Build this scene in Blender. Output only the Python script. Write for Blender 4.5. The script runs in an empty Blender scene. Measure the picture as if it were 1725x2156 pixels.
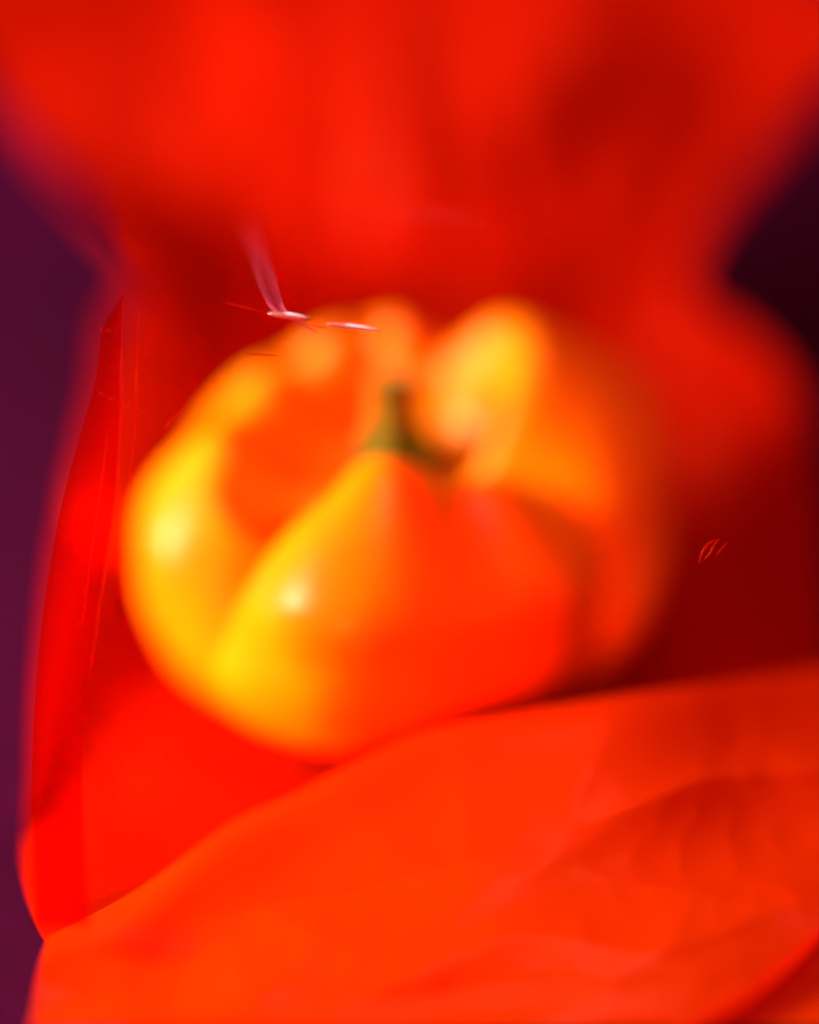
import bpy, bmesh, math, random
from mathutils import Vector, noise
random.seed(4)
R = math.radians
scn = bpy.context.scene
C = scn.collection

# ------------------------------------------------------------------ camera
ELEV = R(32)
TGT = Vector((0.0023, -0.0082, 0.0389))
NRM = Vector((0, -math.cos(ELEV), math.sin(ELEV)))     # towards the camera
UP = Vector((0, math.sin(ELEV), math.cos(ELEV)))
DIST = 0.40
cam = bpy.data.cameras.new('camera')
cam_o = bpy.data.objects.new('camera', cam)
C.objects.link(cam_o)
cam_o.location = TGT + NRM * DIST
cam_o.rotation_euler = (-NRM).to_track_quat('-Z', 'Y').to_euler()
cam.sensor_width = 36
cam.lens = 76.8
cam.clip_start = 0.01
cam.clip_end = 50
cam.dof.use_dof = True
cam.dof.focus_distance = DIST - 0.046
cam.dof.aperture_fstop = 1.3
scn.camera = cam_o

# ------------------------------------------------------------------ world and lamps
w = bpy.data.worlds.new('World')
scn.world = w
w.use_nodes = True
bg = w.node_tree.nodes['Background']
bg.inputs[0].default_value = (0.66, 0.045, 0.03, 1)
bg.inputs[1].default_value = 1.25

def area(name, loc, target, size, power, color, size_y=None):
    l = bpy.data.lights.new(name, 'AREA')
    l.energy = power
    l.color = color
    l.size = size
    if size_y:
        l.shape = 'RECTANGLE'
        l.size_y = size_y
    o = bpy.data.objects.new(name, l)
    C.objects.link(o)
    o.location = loc
    o.rotation_euler = (Vector(target) - Vector(loc)).to_track_quat('-Z', 'Y').to_euler()
    return o

area('key_lamp', (-0.43, -0.07, 0.235), (0, 0, 0.04), 0.13, 7.4, (1.0, 0.82, 0.55), 0.18)
red = area('added_red_fill', (-0.12, -0.46, 0.15), (-0.022, -0.035, 0.024), 0.04, 0.10, (1.0, 0.02, 0.004))
red.data.spread = R(12)          # added narrow red fill on the pepper, for light through the red film
area('top_lamp', (0.055, 0.02, 0.50), (0.0, 0.0, 0.04), 0.10, 0.28, (0.88, 0.93, 1.0))

scn.view_settings.view_transform = 'Standard'
scn.view_settings.look = 'None'
scn.view_settings.exposure = 0
scn.view_settings.gamma = 1
scn.render.engine = 'CYCLES'
scn.cycles.use_denoising = True
scn.cycles.max_bounces = 7
scn.cycles.transparent_max_bounces = 12
scn.cycles.caustics_reflective = False
scn.cycles.caustics_refractive = False

# ------------------------------------------------------------------ helpers
PX = 8.7e-5            # metres per picture unit in the plane of the pepper
def vp(u, v, n):
    """a point at depth n in front of the pepper's plane, on the line of sight through (u, v)"""
    k = (DIST - n) / DIST
    return TGT + Vector((1, 0, 0)) * ((u - 862.5) * PX * k) + UP * ((1078 - v) * PX * k) + NRM * n

def link(name, bm_or_data, mat, parent=None, smooth=True):
    me = bpy.data.meshes.new(name)
    if isinstance(bm_or_data, bmesh.types.BMesh):
        bm_or_data.to_mesh(me)
        bm_or_data.free()
    else:
        me.from_pydata(bm_or_data[0], [], bm_or_data[1])
    me.update()
    if smooth:
        for p in me.polygons:
            p.use_smooth = True
    me.materials.append(mat)
    o = bpy.data.objects.new(name, me)
    C.objects.link(o)
    if parent:
        o.parent = parent
    return o

def material(name):
    m = bpy.data.materials.new(name)
    m.use_nodes = True
    nt = m.node_tree
    b = nt.nodes['Principled BSDF']
    return m, nt, b

def N(nt, t, **kw):
    n = nt.nodes.new(t)
    for k, v in kw.items():
        setattr(n, k, v)
    return n

def crv(pts, closed=False, steps=12):
    """Catmull-Rom through the given vectors"""
    out = []
    n = len(pts)
    rng = range(n) if closed else range(n - 1)
    for i in rng:
        if closed:
            p0, p1, p2, p3 = pts[(i-1) % n], pts[i], pts[(i+1) % n], pts[(i+2) % n]
        else:
            p0, p1, p2, p3 = pts[max(i-1, 0)], pts[i], pts[i+1], pts[min(i+2, n-1)]
        for s in range(steps):
            t = s / steps
            out.append(0.5 * ((2*p1) + (p2-p0)*t + (2*p0-5*p1+4*p2-p3)*t*t + (3*p1-p0-3*p2+p3)*t**3))
    if not closed:
        out.append(pts[-1].copy())
    return out

def ridge(path, radii, seg=8, flat=1.0):
    """a tapered round ridge along a path"""
    vs, fs = [], []
    n = len(path)
    for i, p in enumerate(path):
        t = (path[min(i+1, n-1)] - path[max(i-1, 0)]).normalized()
        a = t.cross(NRM).normalized()
        b = a.cross(t).normalized()
        r = radii(i / (n - 1))
        for k in range(seg):
            an = 2 * math.pi * k / seg
            vs.append(p + a * r * math.cos(an) + b * r * flat * math.sin(an))
    for i in range(n - 1):
        for k in range(seg):
            k2 = (k + 1) % seg
            fs.append((i*seg+k, i*seg+k2, (i+1)*seg+k2, (i+1)*seg+k))
    fs.append(tuple(range(seg))[::-1])
    fs.append(tuple((n-1)*seg + k for k in range(seg)))
    return [tuple(v) for v in vs], fs

# ------------------------------------------------------------------ materials
def pepper_material():
    m, nt, b = material('pepper_skin')
    tc = N(nt, 'ShaderNodeTexCoord')
    n1 = N(nt, 'ShaderNodeTexNoise'); n1.inputs['Scale'].default_value = 28; n1.inputs['Detail'].default_value = 3
    r1 = N(nt, 'ShaderNodeValToRGB')
    r1.color_ramp.elements[0].position = 0.35; r1.color_ramp.elements[0].color = (0.84, 0.23, 0.0003, 1)
    r1.color_ramp.elements[1].position = 0.70; r1.color_ramp.elements[1].color = (0.88, 0.33, 0.0004, 1)
    nt.links.new(tc.outputs['Object'], n1.inputs['Vector'])
    nt.links.new(n1.outputs['Fac'], r1.inputs['Fac'])
    nt.links.new(r1.outputs['Color'], b.inputs['Base Color'])
    b.inputs['Roughness'].default_value = 0.33
    b.inputs['Specular IOR Level'].default_value = 0.18
    b.inputs['Coat Weight'].default_value = 0.05
    b.inputs['Coat Roughness'].default_value = 0.12
    b.inputs['Subsurface Weight'].default_value = 0.15
    b.inputs['Subsurface Radius'].default_value = (1.0, 0.25, 0.05)
    b.inputs['Subsurface Scale'].default_value = 0.006
    n2 = N(nt, 'ShaderNodeTexNoise'); n2.inputs['Scale'].default_value = 90; n2.inputs['Detail'].default_value = 2
    bp = N(nt, 'ShaderNodeBump'); bp.inputs['Strength'].default_value = 0.10; bp.inputs['Distance'].default_value = 0.003
    nt.links.new(tc.outputs['Object'], n2.inputs['Vector'])
    nt.links.new(n2.outputs['Fac'], bp.inputs['Height'])
    nt.links.new(bp.outputs['Normal'], b.inputs['Normal'])
    return m

def film_material(name, col, trans, rough=0.28, bump=0.25, gloss=0.10, clear=0.0, clear_col=(1, 0.3, 0.1, 1)):
    """coloured plastic film: some light bounces off it, some comes through"""
    m, nt, b = material(name)
    nt.nodes.remove(b)
    out = nt.nodes['Material Output']
    d = N(nt, 'ShaderNodeBsdfDiffuse'); d.inputs[0].default_value = col
    t = N(nt, 'ShaderNodeBsdfTranslucent'); t.inputs[0].default_value = col
    g = N(nt, 'ShaderNodeBsdfGlossy'); g.inputs['Roughness'].default_value = rough
    g.inputs[0].default_value = (1.0, 0.25, 0.15, 1)
    mx = N(nt, 'ShaderNodeMixShader'); mx.inputs[0].default_value = trans
    nt.links.new(d.outputs[0], mx.inputs[1]); nt.links.new(t.outputs[0], mx.inputs[2])
    lw = N(nt, 'ShaderNodeLayerWeight'); lw.inputs[0].default_value = 0.25
    ml = N(nt, 'ShaderNodeMath', operation='MULTIPLY_ADD'); ml.inputs[1].default_value = gloss; ml.inputs[2].default_value = gloss * 0.25
    nt.links.new(lw.outputs['Fresnel'], ml.inputs[0])
    mg = N(nt, 'ShaderNodeMixShader')
    nt.links.new(ml.outputs[0], mg.inputs[0]); nt.links.new(mx.outputs[0], mg.inputs[1]); nt.links.new(g.outputs[0], mg.inputs[2])
    last = mg
    if clear > 0:
        tr = N(nt, 'ShaderNodeBsdfTransparent'); tr.inputs[0].default_value = clear_col
        mc = N(nt, 'ShaderNodeMixShader'); mc.inputs[0].default_value = clear
        nt.links.new(mg.outputs[0], mc.inputs[1]); nt.links.new(tr.outputs[0], mc.inputs[2])
        last = mc
    nt.links.new(last.outputs[0], out.inputs[0])
    tc = N(nt, 'ShaderNodeTexCoord')
    n = N(nt, 'ShaderNodeTexNoise'); n.inputs['Scale'].default_value = 45; n.inputs['Detail'].default_value = 4
    nt.links.new(tc.outputs['Object'], n.inputs['Vector'])
    bp = N(nt, 'ShaderNodeBump'); bp.inputs['Strength'].default_value = bump; bp.inputs['Distance'].default_value = 0.004
    nt.links.new(n.outputs['Fac'], bp.inputs['Height'])
    for s in (d, t, g):
        nt.links.new(bp.outputs['Normal'], s.inputs['Normal'])
    return m

def clear_film():
    m, nt, b = material('clear_warm_film')
    nt.nodes.remove(b)
    out = nt.nodes['Material Output']
    tr = N(nt, 'ShaderNodeBsdfTransparent'); tr.inputs[0].default_value = (1.0, 0.93, 0.86, 1)
    g = N(nt, 'ShaderNodeBsdfGlossy'); g.inputs['Roughness'].default_value = 0.12
    g.inputs[0].default_value = (0.8, 0.8, 1.0, 1)
    fr = N(nt, 'ShaderNodeFresnel'); fr.inputs[0].default_value = 1.25
    ml = N(nt, 'ShaderNodeMath', operation='MULTIPLY'); ml.inputs[1].default_value = 0.035
    nt.links.new(fr.outputs[0], ml.inputs[0])
    mx = N(nt, 'ShaderNodeMixShader')
    nt.links.new(ml.outputs[0], mx.inputs[0]); nt.links.new(tr.outputs[0], mx.inputs[1]); nt.links.new(g.outputs[0], mx.inputs[2])
    nt.links.new(mx.outputs[0], out.inputs[0])
    return m

M_PEPPER = pepper_material()
M_RED = film_material('red_film', (0.52, 0.009, 0.0003, 1), 0.35, gloss=0.025)
M_SEAM = film_material('red_film_seam', (0.22, 0.002, 0.001, 1), 0.4, gloss=0.0, clear=0.88, clear_col=(1.0, 0.14, 0.10, 1))
M_LIT_FOLD = film_material('lit_orange_film', (0.72, 0.040, 0.0006, 1), 0.3, gloss=0.05, rough=0.22, bump=0.04)  # the red film again, bright light put into the colour as orange
M_CREASE = film_material('bright_crease_film', (0.72, 0.02, 0.004, 1), 0.4, rough=0.25, gloss=0.2, clear=0.58, clear_col=(1, 0.5, 0.3, 1))
M_CLEAR = clear_film()
M_FAINT = film_material('faint_crease_film', (0.55, 0.006, 0.001, 1), 0.4, gloss=0.06, clear=0.60, clear_col=(1, 0.3, 0.2, 1))
M_SHEEN = film_material('painted_violet_sheen', (0.75, 0.16, 0.42, 1), 0.3, rough=0.15, gloss=0.5, clear=0.62, clear_col=(1, 0.75, 0.8, 1))  # violet reflection streak painted as film colour

def plain(name, col, rough, noise_scale=None, col2=None, **kw):
    m, nt, b = material(name)
    b.inputs['Base Color'].default_value = col
    b.inputs['Roughness'].default_value = rough
    for k, v in kw.items():
        b.inputs[k.replace('_', ' ')].default_value = v
    if noise_scale:
        tc = N(nt, 'ShaderNodeTexCoord')
        n = N(nt, 'ShaderNodeTexNoise'); n.inputs['Scale'].default_value = noise_scale; n.inputs['Detail'].default_value = 5
        r = N(nt, 'ShaderNodeValToRGB')
        r.color_ramp.elements[0].position = 0.35; r.color_ramp.elements[0].color = col
        r.color_ramp.elements[1].position = 0.70; r.color_ramp.elements[1].color = col2
        nt.links.new(tc.outputs['Object'], n.inputs['Vector'])
        nt.links.new(n.outputs['Fac'], r.inputs['Fac'])
        nt.links.new(r.outputs['Color'], b.inputs['Base Color'])
        bp = N(nt, 'ShaderNodeBump'); bp.inputs['Strength'].default_value = 0.15; bp.inputs['Distance'].default_value = 0.001
        nt.links.new(n.outputs['Fac'], bp.inputs['Height'])
        nt.links.new(bp.outputs['Normal'], b.inputs['Normal'])
    return m

M_STEM = plain('stem_green', (0.06, 0.09, 0.002, 1), 0.65, 220, (0.22, 0.20, 0.002, 1), Specular_IOR_Level=0.15)
M_CALYX = plain('calyx_green', (0.09, 0.10, 0.003, 1), 0.65, 160, (0.24, 0.20, 0.002, 1), Specular_IOR_Level=0.15)
M_CUT = plain('stem_cut', (0.45, 0.34, 0.06, 1), 0.8, 400, (0.30, 0.22, 0.03, 1))
M_BACK = plain('purple_backdrop', (0.030, 0.0006, 0.022, 1), 1.0, 60, (0.042, 0.0008, 0.028, 1), Specular_IOR_Level=0.05)
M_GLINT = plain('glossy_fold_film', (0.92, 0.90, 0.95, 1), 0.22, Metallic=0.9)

# ------------------------------------------------------------------ the setting: one seamless dark purple sweep
def sweep():
    prof = []
    for y in [-0.9, -0.6, -0.3, -0.1, 0.05, 0.16]:
        prof.append((y, 0.0))
    for k in range(1, 13):
        a = math.pi / 2 * k / 12
        prof.append((0.16 + 0.14 * math.sin(a), 0.14 - 0.14 * math.cos(a)))
    for z in [0.25, 0.4, 0.6, 0.9]:
        prof.append((0.30, z))
    xs = [-0.9 + 0.06 * i for i in range(31)]
    vs = [(x, y, z) for (y, z) in prof for x in xs]
    n = len(xs)
    fs = [(j*n+i, j*n+i+1, (j+1)*n+i+1, (j+1)*n+i) for j in range(len(prof)-1) for i in range(n-1)]
    o = link('backdrop', (vs, fs), M_BACK)
    o['kind'] = 'structure'
    return o
sweep()

# ------------------------------------------------------------------ the pepper
LOBES = [  # angle, centre offset, radius, crest height, crest's share of the radius, twist towards the bottom
    (192, 0.0280, 0.0215, 0.0500, 0.64, 14),
    (264, 0.0290, 0.0215, 0.0545, 0.42, -16),
    (311, 0.0205, 0.0240, 0.0470, 0.50, -14),
    (36,  0.0255, 0.0275, 0.0605, 0.48, -30),
    (84,  0.0200, 0.0195, 0.0590, 0.56, -10),
    (118, 0.0210, 0.0185, 0.0570, 0.60, 0),
    (154, 0.0240, 0.0180, 0.0535, 0.62, 0),
]
VALLEYS = [(224, 15, 0.018), (136, 9, 0.004), (101, 8, 0.004), (64, 10, 0.004)]   # wide dips between shoulders: angle, width, depth
ZC = 0.040
def lobe_values(phi):
    P = 14
    rs = []
    for (a, c, r, h, cf, tw) in LOBES:
        d = math.atan2(math.sin(phi - R(a)), math.cos(phi - R(a)))
        s = r*r - (c*math.sin(d))**2
        if s <= 0 or abs(d) > R(100):
            rs.append(1e-4)
        else:
            rs.append(max(1e-4, c*math.cos(d) + math.sqrt(s)))
    rm = sum(x**P for x in rs)
    ws = [x**P / rm for x in rs]
    rad = rm ** (1/P)
    env = sum(wi*(l[1]+l[2]) for wi, l in zip(ws, LOBES))
    h = sum(wi*l[3] for wi, l in zip(ws, LOBES))
    g = max(0.0, 1 - rad/env)
    cf = sum(wi*l[4] for wi, l in zip(ws, LOBES))
    tw = sum(wi*l[5] for wi, l in zip(ws, LOBES))
    return rad, h, g, cf, R(tw), env

def pepper():
    root = bpy.data.objects.new('bell_pepper', None)
    C.objects.link(root)
    root['label'] = 'blurred yellow-orange lobed bell pepper with green stem inside the red bag'
    root['category'] = 'pepper'
    NPHI, STEP = 200, 8
    cols = []
    for i in range(NPHI):
        top = 2*math.pi*i/NPHI
        r, h, g, cf, twist, env = lobe_values(top)
        hc = h - 0.050*g
        hv = hc
        for (va, vw, vd) in VALLEYS:
            dv = math.degrees(math.atan2(math.sin(top-R(va)), math.cos(top-R(va))))
            hv -= vd*math.exp(-(dv/vw)**2)
        rl = r + (env - r)*0.55     # the grooves run out towards the bottom
        ctl = [(0.0015, ZC-0.001, 0), (0.0105, ZC-0.002, 0), (0.0105+0.5*(cf*r-0.0105), ZC+0.12*(hv-ZC), 0), (cf*r, hv, 0),
               ((0.45+0.55*cf)*r, hc-0.0040, .1), (0.965*r, 0.74*hc, .3), (0.5*(r+rl), 0.52*hc, .5), (0.985*rl, 0.32*hc, .75),
               (0.90*rl, 0.13*hc, .9), (0.66*rl, 0.025*hc, 1), (0.32*rl, 0.03*hc, 1), (0.0015, 0.09*hc, 1)]
        pts = [Vector((a, b, c)) for a, b, c in ctl]
        cols.append([(p.x, p.y, top + twist*p.z) for p in crv(pts, steps=STEP)])
    m = len(cols[0])
    vs = []
    for col in cols:
        for (r, z, ph) in col:
            p = Vector((r*math.cos(ph), r*math.sin(ph), z))
            nz = noise.noise(p*55)*0.0012
            vs.append((p.x*(1+nz*18), p.y*(1+nz*18), p.z + nz*0.6 + 0.004))
    fs = []
    for i in range(NPHI):
        j = (i+1) % NPHI
        for k in range(m-1):
            fs.append((i*m+k, i*m+k+1, j*m+k+1, j*m+k))
    fs.append(tuple(i*m for i in range(NPHI)))
    fs.append(tuple(i*m+m-1 for i in range(NPHI))[::-1])
    link('flesh', (vs, fs), M_PEPPER, root)
    # calyx: a shallow ragged star in the hollow
    NP = 60
    vs, fs = [], []
    rings_ = [0.0, 0.35, 0.7, 1.0]
    for th in (0.0, -0.0012):
        for q in rings_:
            for i in range(NP):
                a = 2*math.pi*i/NP
                rad = (0.0094 + 0.0028*math.cos(5*a+0.6) + 0.0012*math.cos(9*a)) * max(q, 0.02)
                z = ZC + 0.0045 + 0.0022*q*q + 0.0008*math.cos(5*a+0.6)*q + th
                vs.append((rad*math.cos(a), rad*math.sin(a), z))
    nr = len(rings_)
    for s in (0, 1):
        o = s*nr*NP
        for q in range(nr-1):
            for i in range(NP):
                j = (i+1) % NP
                f = (o+q*NP+i, o+q*NP+j, o+(q+1)*NP+j, o+(q+1)*NP+i)
                fs.append(f if s == 1 else f[::-1])
    for i in range(NP):
        j = (i+1) % NP
        fs.append(((nr-1)*NP+i, (nr-1)*NP+j, nr*NP+(nr-1)*NP+j, nr*NP+(nr-1)*NP+i))
    link('calyx', (vs, fs), M_CALYX, root)
    # stem: ribbed, bent a little back, cut off at the end
    path = crv([Vector((0, 0, ZC+0.004)), Vector((0.0, 0.001, ZC+0.009)), Vector((-0.0003, 0.002, ZC+0.0150)), Vector((-0.0006, 0.0035, ZC+0.0210))], steps=8)
    NS = 30
    vs, fs = [], []
    n = len(path)
    for i, p in enumerate(path):
        t = (path[min(i+1, n-1)] - path[max(i-1, 0)]).normalized()
        a = t.cross(Vector((0, 1, 0.2))).normalized(); b = t.cross(a).normalized()
        f = i/(n-1)
        rad = 0.0042*(1-f)**2.2 + 0.0039 + 0.0007*max(0, f-0.8)*5
        for k in range(NS):
            an = 2*math.pi*k/NS
            rr = rad*(1+0.12*math.cos(5*an+0.4))
            vs.append(tuple(p + a*rr*math.cos(an) + b*rr*math.sin(an)))
    for i in range(n-1):
        for k in range(NS):
            k2 = (k+1) % NS
            fs.append((i*NS+k, (i+1)*NS+k, (i+1)*NS+k2, i*NS+k2))
    st = link('stem', (vs, fs), M_STEM, root)
    last = [Vector(v) for v in vs[-NS:]]
    cen = sum(last, Vector())/NS
    tdir = (path[-1]-path[-2]).normalized()
    cv = [tuple(v) for v in last] + [tuple(cen + (v-cen)*0.6 - tdir*0.0003) for v in last] + [tuple(cen - tdir*0.0006)]
    cf = [(k, (k+1) % NS, NS+(k+1) % NS, NS+k) for k in range(NS)] + [(NS+k, NS+(k+1) % NS, 2*NS) for k in range(NS)]
    link('cut_end', (cv, cf), M_CUT, st)
    return root
pepper()

# ------------------------------------------------------------------ the bag
OUT = [  # outline of the bag: across, down, depth towards the viewer
    (255, 620, .036), (216, 690, .043), (200, 800, .045), (172, 900, .045), (125, 1080, .045), (85, 1320, .045), (66, 1600, .046),
    (70, 1950, .058), (400, 2240, .076), (860, 2270, .078), (1320, 2240, .076), (1745, 1950, .056),
    (1770, 1600, .042), (1745, 1300, .03), (1720, 1000, .012), (1660, 790, -.008), (1552, 682, -.036), (1470, 640, -.050), (1452, 565, -.058),
    (1525, 420, -.062), (1660, 250, -.066), (1840, 20, -.066), (1400, -200, -.066), (862, -260, -.060), (330, -200, -.050), (-130, 10, -.042), (150, 385, -.020), (240, 525, .008)]
# the near film closes in a plain rounded top, well in front of the tall back panel
FRONT_OUT = OUT[:16] + [(1600, 640, -.010), (1480, 480, -.006), (1290, 350, .0), (1060, 270, .006), (820, 250, .012), (600, 290, .018), (440, 390, .024), (320, 510, .030)]
BACK_OUT = [(u + (10 if k < 6 else 0), v, d) for k, (u, v, d) in enumerate(OUT)]
for k, d in ((0, -.062), (1, -.052), (2, -.042), (3, -.032), (4, -.020), (5, -.008), (6, .012), (7, .038), (12, .004), (13, -.016), (14, -.034), (15, -.046), (16, -.056), (17, -.066), (18, -.074), (19, -.080), (20, -.080), (21, -.078), (22, -.078), (23, -.078), (24, -.076), (25, -.074), (26, -.070)):
    BACK_OUT[k] = BACK_OUT[k][:2] + (d,)
def bag():
    root = bpy.data.objects.new('plastic_bag', None)
    C.objects.link(root)
    root['label'] = 'glossy red plastic film bag with creases wrapped round the pepper'
    root['category'] = 'bag'
    def rim(pts):
        res = []
        for p in crv([vp(*p) for p in pts], closed=True, steps=10):
            d = p - TGT
            res.append((d.x, d.dot(UP), d.dot(NRM)))
        return res
    cu, cv_ = 0.0, -0.012
    def patch(uv, depth_fn, nr, floor):
        vs, fs = [], []
        n = len(uv)
        for j in range(nr+1):
            q = j/nr
            for (u, v, nn) in uv:
                uu = cu + (u-cu)*q; vv = cv_ + (v-cv_)*q
                p = TGT + Vector((1, 0, 0))*uu + UP*vv + NRM*depth_fn(q, nn, uu, vv)
                if floor:
                    out = max(0.0, min(1.0, (math.hypot(p.x, p.y) - 0.042)/0.02))
                    low = 0.0022 + out*(0.006*max(0.0, noise.noise(Vector((p.x*30+2, p.y*45, 0.7)))+0.15) + 0.003*abs(noise.noise(Vector((p.x*80, p.y*90, 3.1)))))
                    p.z = max(p.z, low)
                vs.append(p)
        for j in range(nr):
            for i in range(n):
                k = (i+1) % n
                if j == 0:
                    fs.append((0*n+i, n+i, n+k))
                else:
                    fs.append((j*n+i, (j+1)*n+i, (j+1)*n+k, j*n+k))
        return vs, fs
    def back(q, nn, u, v):
        d = nn*q**6 + (1-q**6)*(-0.085)
        w = (noise.noise(Vector((u*22+3, v*22, 1.3)))*0.016 + noise.noise(Vector((u*60, v*40+5, 4.3)))*0.004)
        w += 0.014*math.exp(-((u+0.056)/0.016)**2 - ((v+0.001+0.3*(u+0.056))/0.008)**2)
        up = max(0.0, min(1.0, (v-0.040)/0.03))             # gathers running up to the neck
        ang = math.atan2(u-0.002, v+0.03)
        w += up*0.0045*(abs(math.sin(ang*19 + 2.2*noise.noise(Vector((u*30, v*30, 9)))))-0.5)
        return d + w*(1-q**6)
    vs, fs = patch(rim(BACK_OUT), back, 90, True)
    link('back_panel', ([tuple(v) for v in vs], fs), M_RED, root)
    def front(q, nn, u, v):
        w = noise.noise(Vector((u*18, v*18, 7.3)))*0.0012
        return nn*q**7 + 0.047*(1-q**7) + w*(1-q**4)
    vs, fs = patch(rim(FRONT_OUT), front, 24, False)
    link('front_film', ([tuple(v) for v in vs], fs), M_CLEAR, root)
    # the welded seam down the left side
    outer = [vp(u, v, n_) for u, v, n_ in [(258, 622, .0412), (217, 690, .0452), (201, 800, .0462), (173, 900, .0462), (126, 1080, .0462), (87, 1320, .0462), (68, 1600, .0472), (72, 1950, .0590)]]
    inner = [vp(u, v, n_) for u, v, n_ in [(262, 622, .0418), (256, 690, .0472), (256, 800, .0482), (252, 900, .0482), (238, 1080, .0482), (200, 1320, .0482), (172, 1600, .0490), (190, 1950, .0600)]]
    o2, i2 = crv(outer, steps=10), crv(inner, steps=10)
    vs, fs = [], []
    for a, b in zip(o2, i2):
        for k in range(7):
            t = k/6
            vs.append(tuple(a.lerp(b, t) + NRM*(0.0004*math.sin(t*math.pi*2.5))))
    for i in range(len(o2)-1):
        for k in range(6):
            fs.append((i*7+k, i*7+k+1, (i+1)*7+k+1, (i+1)*7+k))
    link('side_seam', (vs, fs), M_SEAM, root)
    # ridges and creases in the near film
    def crease(pts, r, mat=M_CREASE, taper=True, flat=0.6):
        path = crv([vp(*p) for p in pts], steps=10)
        f = (lambda t: max(0.04, math.sin(math.pi*t)**0.7)*r) if taper else (lambda t: r)
        link('crease', ridge(path, f, flat=flat), mat, root)
    crease([(258, 622, .0435), (256, 760, .0492), (254, 900, .0495), (240, 1080, .0495), (212, 1260, .0495), (190, 1420, .0495)], .00014, M_FAINT)
    crease([(292, 640, .0445), (288, 800, .0495), (284, 900, .0495), (268, 1060, .0495)], .00012, M_FAINT)
    crease([(230, 900, .0486), (205, 1080, .0486), (170, 1330, .0486)], .00010, M_FAINT)
    crease([(470, 636, .048), (520, 648, .049), (570, 660, .0495)], .00010)
    crease([(505, 741, .0495), (545, 744, .0495), (590, 748, .0495)], .00010)
    crease([(650, 681, .0495), (690, 690, .0495)], .00010)
    crease([(1472, 1188, .047), (1480, 1162, .0475), (1494, 1144, .0475), (1514, 1135, .047)], .00020)
    crease([(1480, 1182, .047), (1496, 1164, .0475), (1504, 1148, .0475), (1516, 1134, .047)], .00016)
    crease([(1508, 1172, .047), (1516, 1160, .0475), (1534, 1140, .047)], .00012)
    crease([(345, 905, .0495), (365, 880, .0495), (400, 850, .0495)], .00010)
    # the sharp fold that catches the lamp, in two lengths
    crease([(566, 659, .0497), (600, 663, .0500), (655, 670, .0497)], .00042, M_GLINT)
    crease([(688, 682, .0497), (735, 687, .0500), (805, 696, .0497)], .00034, M_GLINT)
    # flat strip beside that fold, a violet reflection put into its colour
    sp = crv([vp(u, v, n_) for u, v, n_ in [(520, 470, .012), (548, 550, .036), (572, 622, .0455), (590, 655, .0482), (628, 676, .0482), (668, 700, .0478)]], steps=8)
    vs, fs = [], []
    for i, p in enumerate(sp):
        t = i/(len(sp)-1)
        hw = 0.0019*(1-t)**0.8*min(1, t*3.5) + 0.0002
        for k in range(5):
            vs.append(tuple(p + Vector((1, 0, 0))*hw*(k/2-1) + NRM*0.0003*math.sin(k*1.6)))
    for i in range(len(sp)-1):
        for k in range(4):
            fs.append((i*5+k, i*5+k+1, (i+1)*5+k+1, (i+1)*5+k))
    link('painted_sheen_strip', (vs, fs), M_SHEEN, root)
    # dotted weld line running down across the left side
    vs, fs = [], []
    bm = bmesh.new()
    for (u0, v0, u1, v1, cnt, r0) in [(212, 829, 240, 843, 4, .00022), (250, 850, 400, 908, 26, .00016), (213, 695, 242, 699, 4, .00026)]:
        for k in range(cnt):
            t = k/(cnt-1)
            p = vp(u0+(u1-u0)*t + random.uniform(-2, 2), v0+(v1-v0)*t + random.uniform(-1.2, 1.2), .0497)
            res = bmesh.ops.create_icosphere(bm, subdivisions=1, radius=r0*random.uniform(0.5, 1.2)*(1-0.4*t))
            bmesh.ops.translate(bm, verts=res['verts'], vec=p)
    link('weld_dots', bm, M_CREASE, root)
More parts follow.
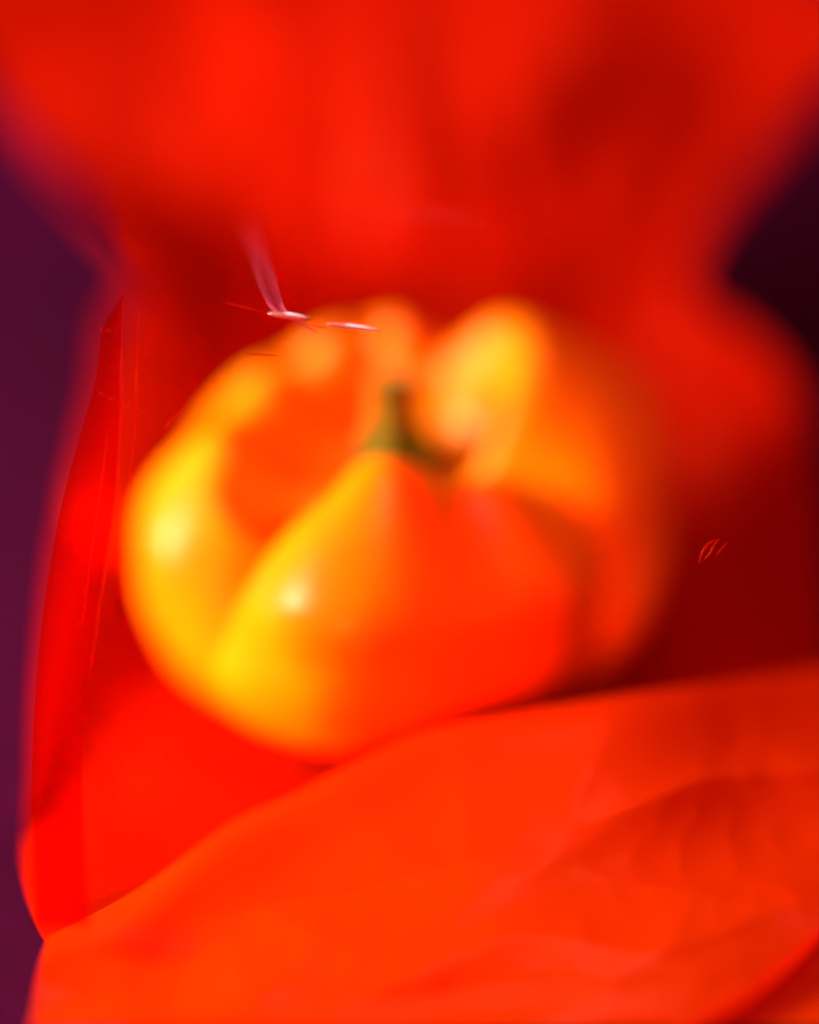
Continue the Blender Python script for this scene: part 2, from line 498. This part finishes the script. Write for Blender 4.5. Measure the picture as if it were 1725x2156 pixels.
    # the turned-up fold along the near edge, lower right; brighter light painted in as orange
    tops = [(95, 1985, .054), (290, 1880, .042), (480, 1745, .034), (620, 1680, .032), (760, 1608, .031), (900, 1545, .030), (1080, 1510, .030), (1290, 1472, .028), (1440, 1452, .024), (1560, 1435, .018), (1680, 1418, .012), (1820, 1400, .006)]
    tp = crv([vp(*p) for p in tops], steps=22)
    vs, fs = [], []
    K = 90
    for i, p in enumerate(tp):
        foot = Vector((p.x, -0.108, 0.0090))
        for k in range(K+1):
            t = k/K
            q = p.lerp(foot, t)
            e = min(1.0, t*4)*min(1.0, (1-t)*6)
            a_, b_ = q.x*0.8 + q.y*0.6, q.y*0.8 - q.x*0.6
            rg = 0.9 - 1.6*abs(noise.noise(Vector((a_*14+1, b_*38, 2.0)))) - 0.4*abs(noise.noise(Vector((b_*20+4, a_*44+3, 5.0)))) - 0.08*abs(noise.noise(Vector((a_*90, b_*120, 8.0))))
            roll = 0.0018*(1 - min(1, t/0.07))**2
            q = q + NRM*((0.0055*(rg-0.4))*e) - Vector((0, 0, 1))*((p.z-foot.z)*0.12*math.sin(math.pi*t)) - Vector((0, -1, 0.3))*roll
            vs.append(tuple(q))
    for i in range(len(tp)-1):
        for k in range(K):
            a = i*(K+1)+k
            fs.append((a, a+1, a+K+2, a+K+1))
    link('base_fold', (vs, fs), M_LIT_FOLD, root)
    # fold added beside the pepper, left; its orange stands in for a lit patch
    mid = crv([vp(*p) for p in [(150, 1070, -.012), (200, 1095, -.016), (250, 1120, -.020), (340, 1150, -.030)]], steps=10)
    vs, fs = [], []
    K = 16
    for i, p in enumerate(mid):
        t = i/(len(mid)-1)
        hw = 0.0085*(1-0.35*t)
        for k in range(K+1):
            a = -1 + 2*k/K
            vs.append(tuple(p + UP*(a*hw) - NRM*(0.010*a*a) + NRM*(noise.noise(Vector((p.x*60, a*1.4, 1)))*0.002)))
    for i in range(len(mid)-1):
        for k in range(K):
            c = i*(K+1)+k
            fs.append((c, c+1, c+K+2, c+K+1))
    link('added_lit_fold', (vs, fs), M_LIT_FOLD, root)
    return root
bag()
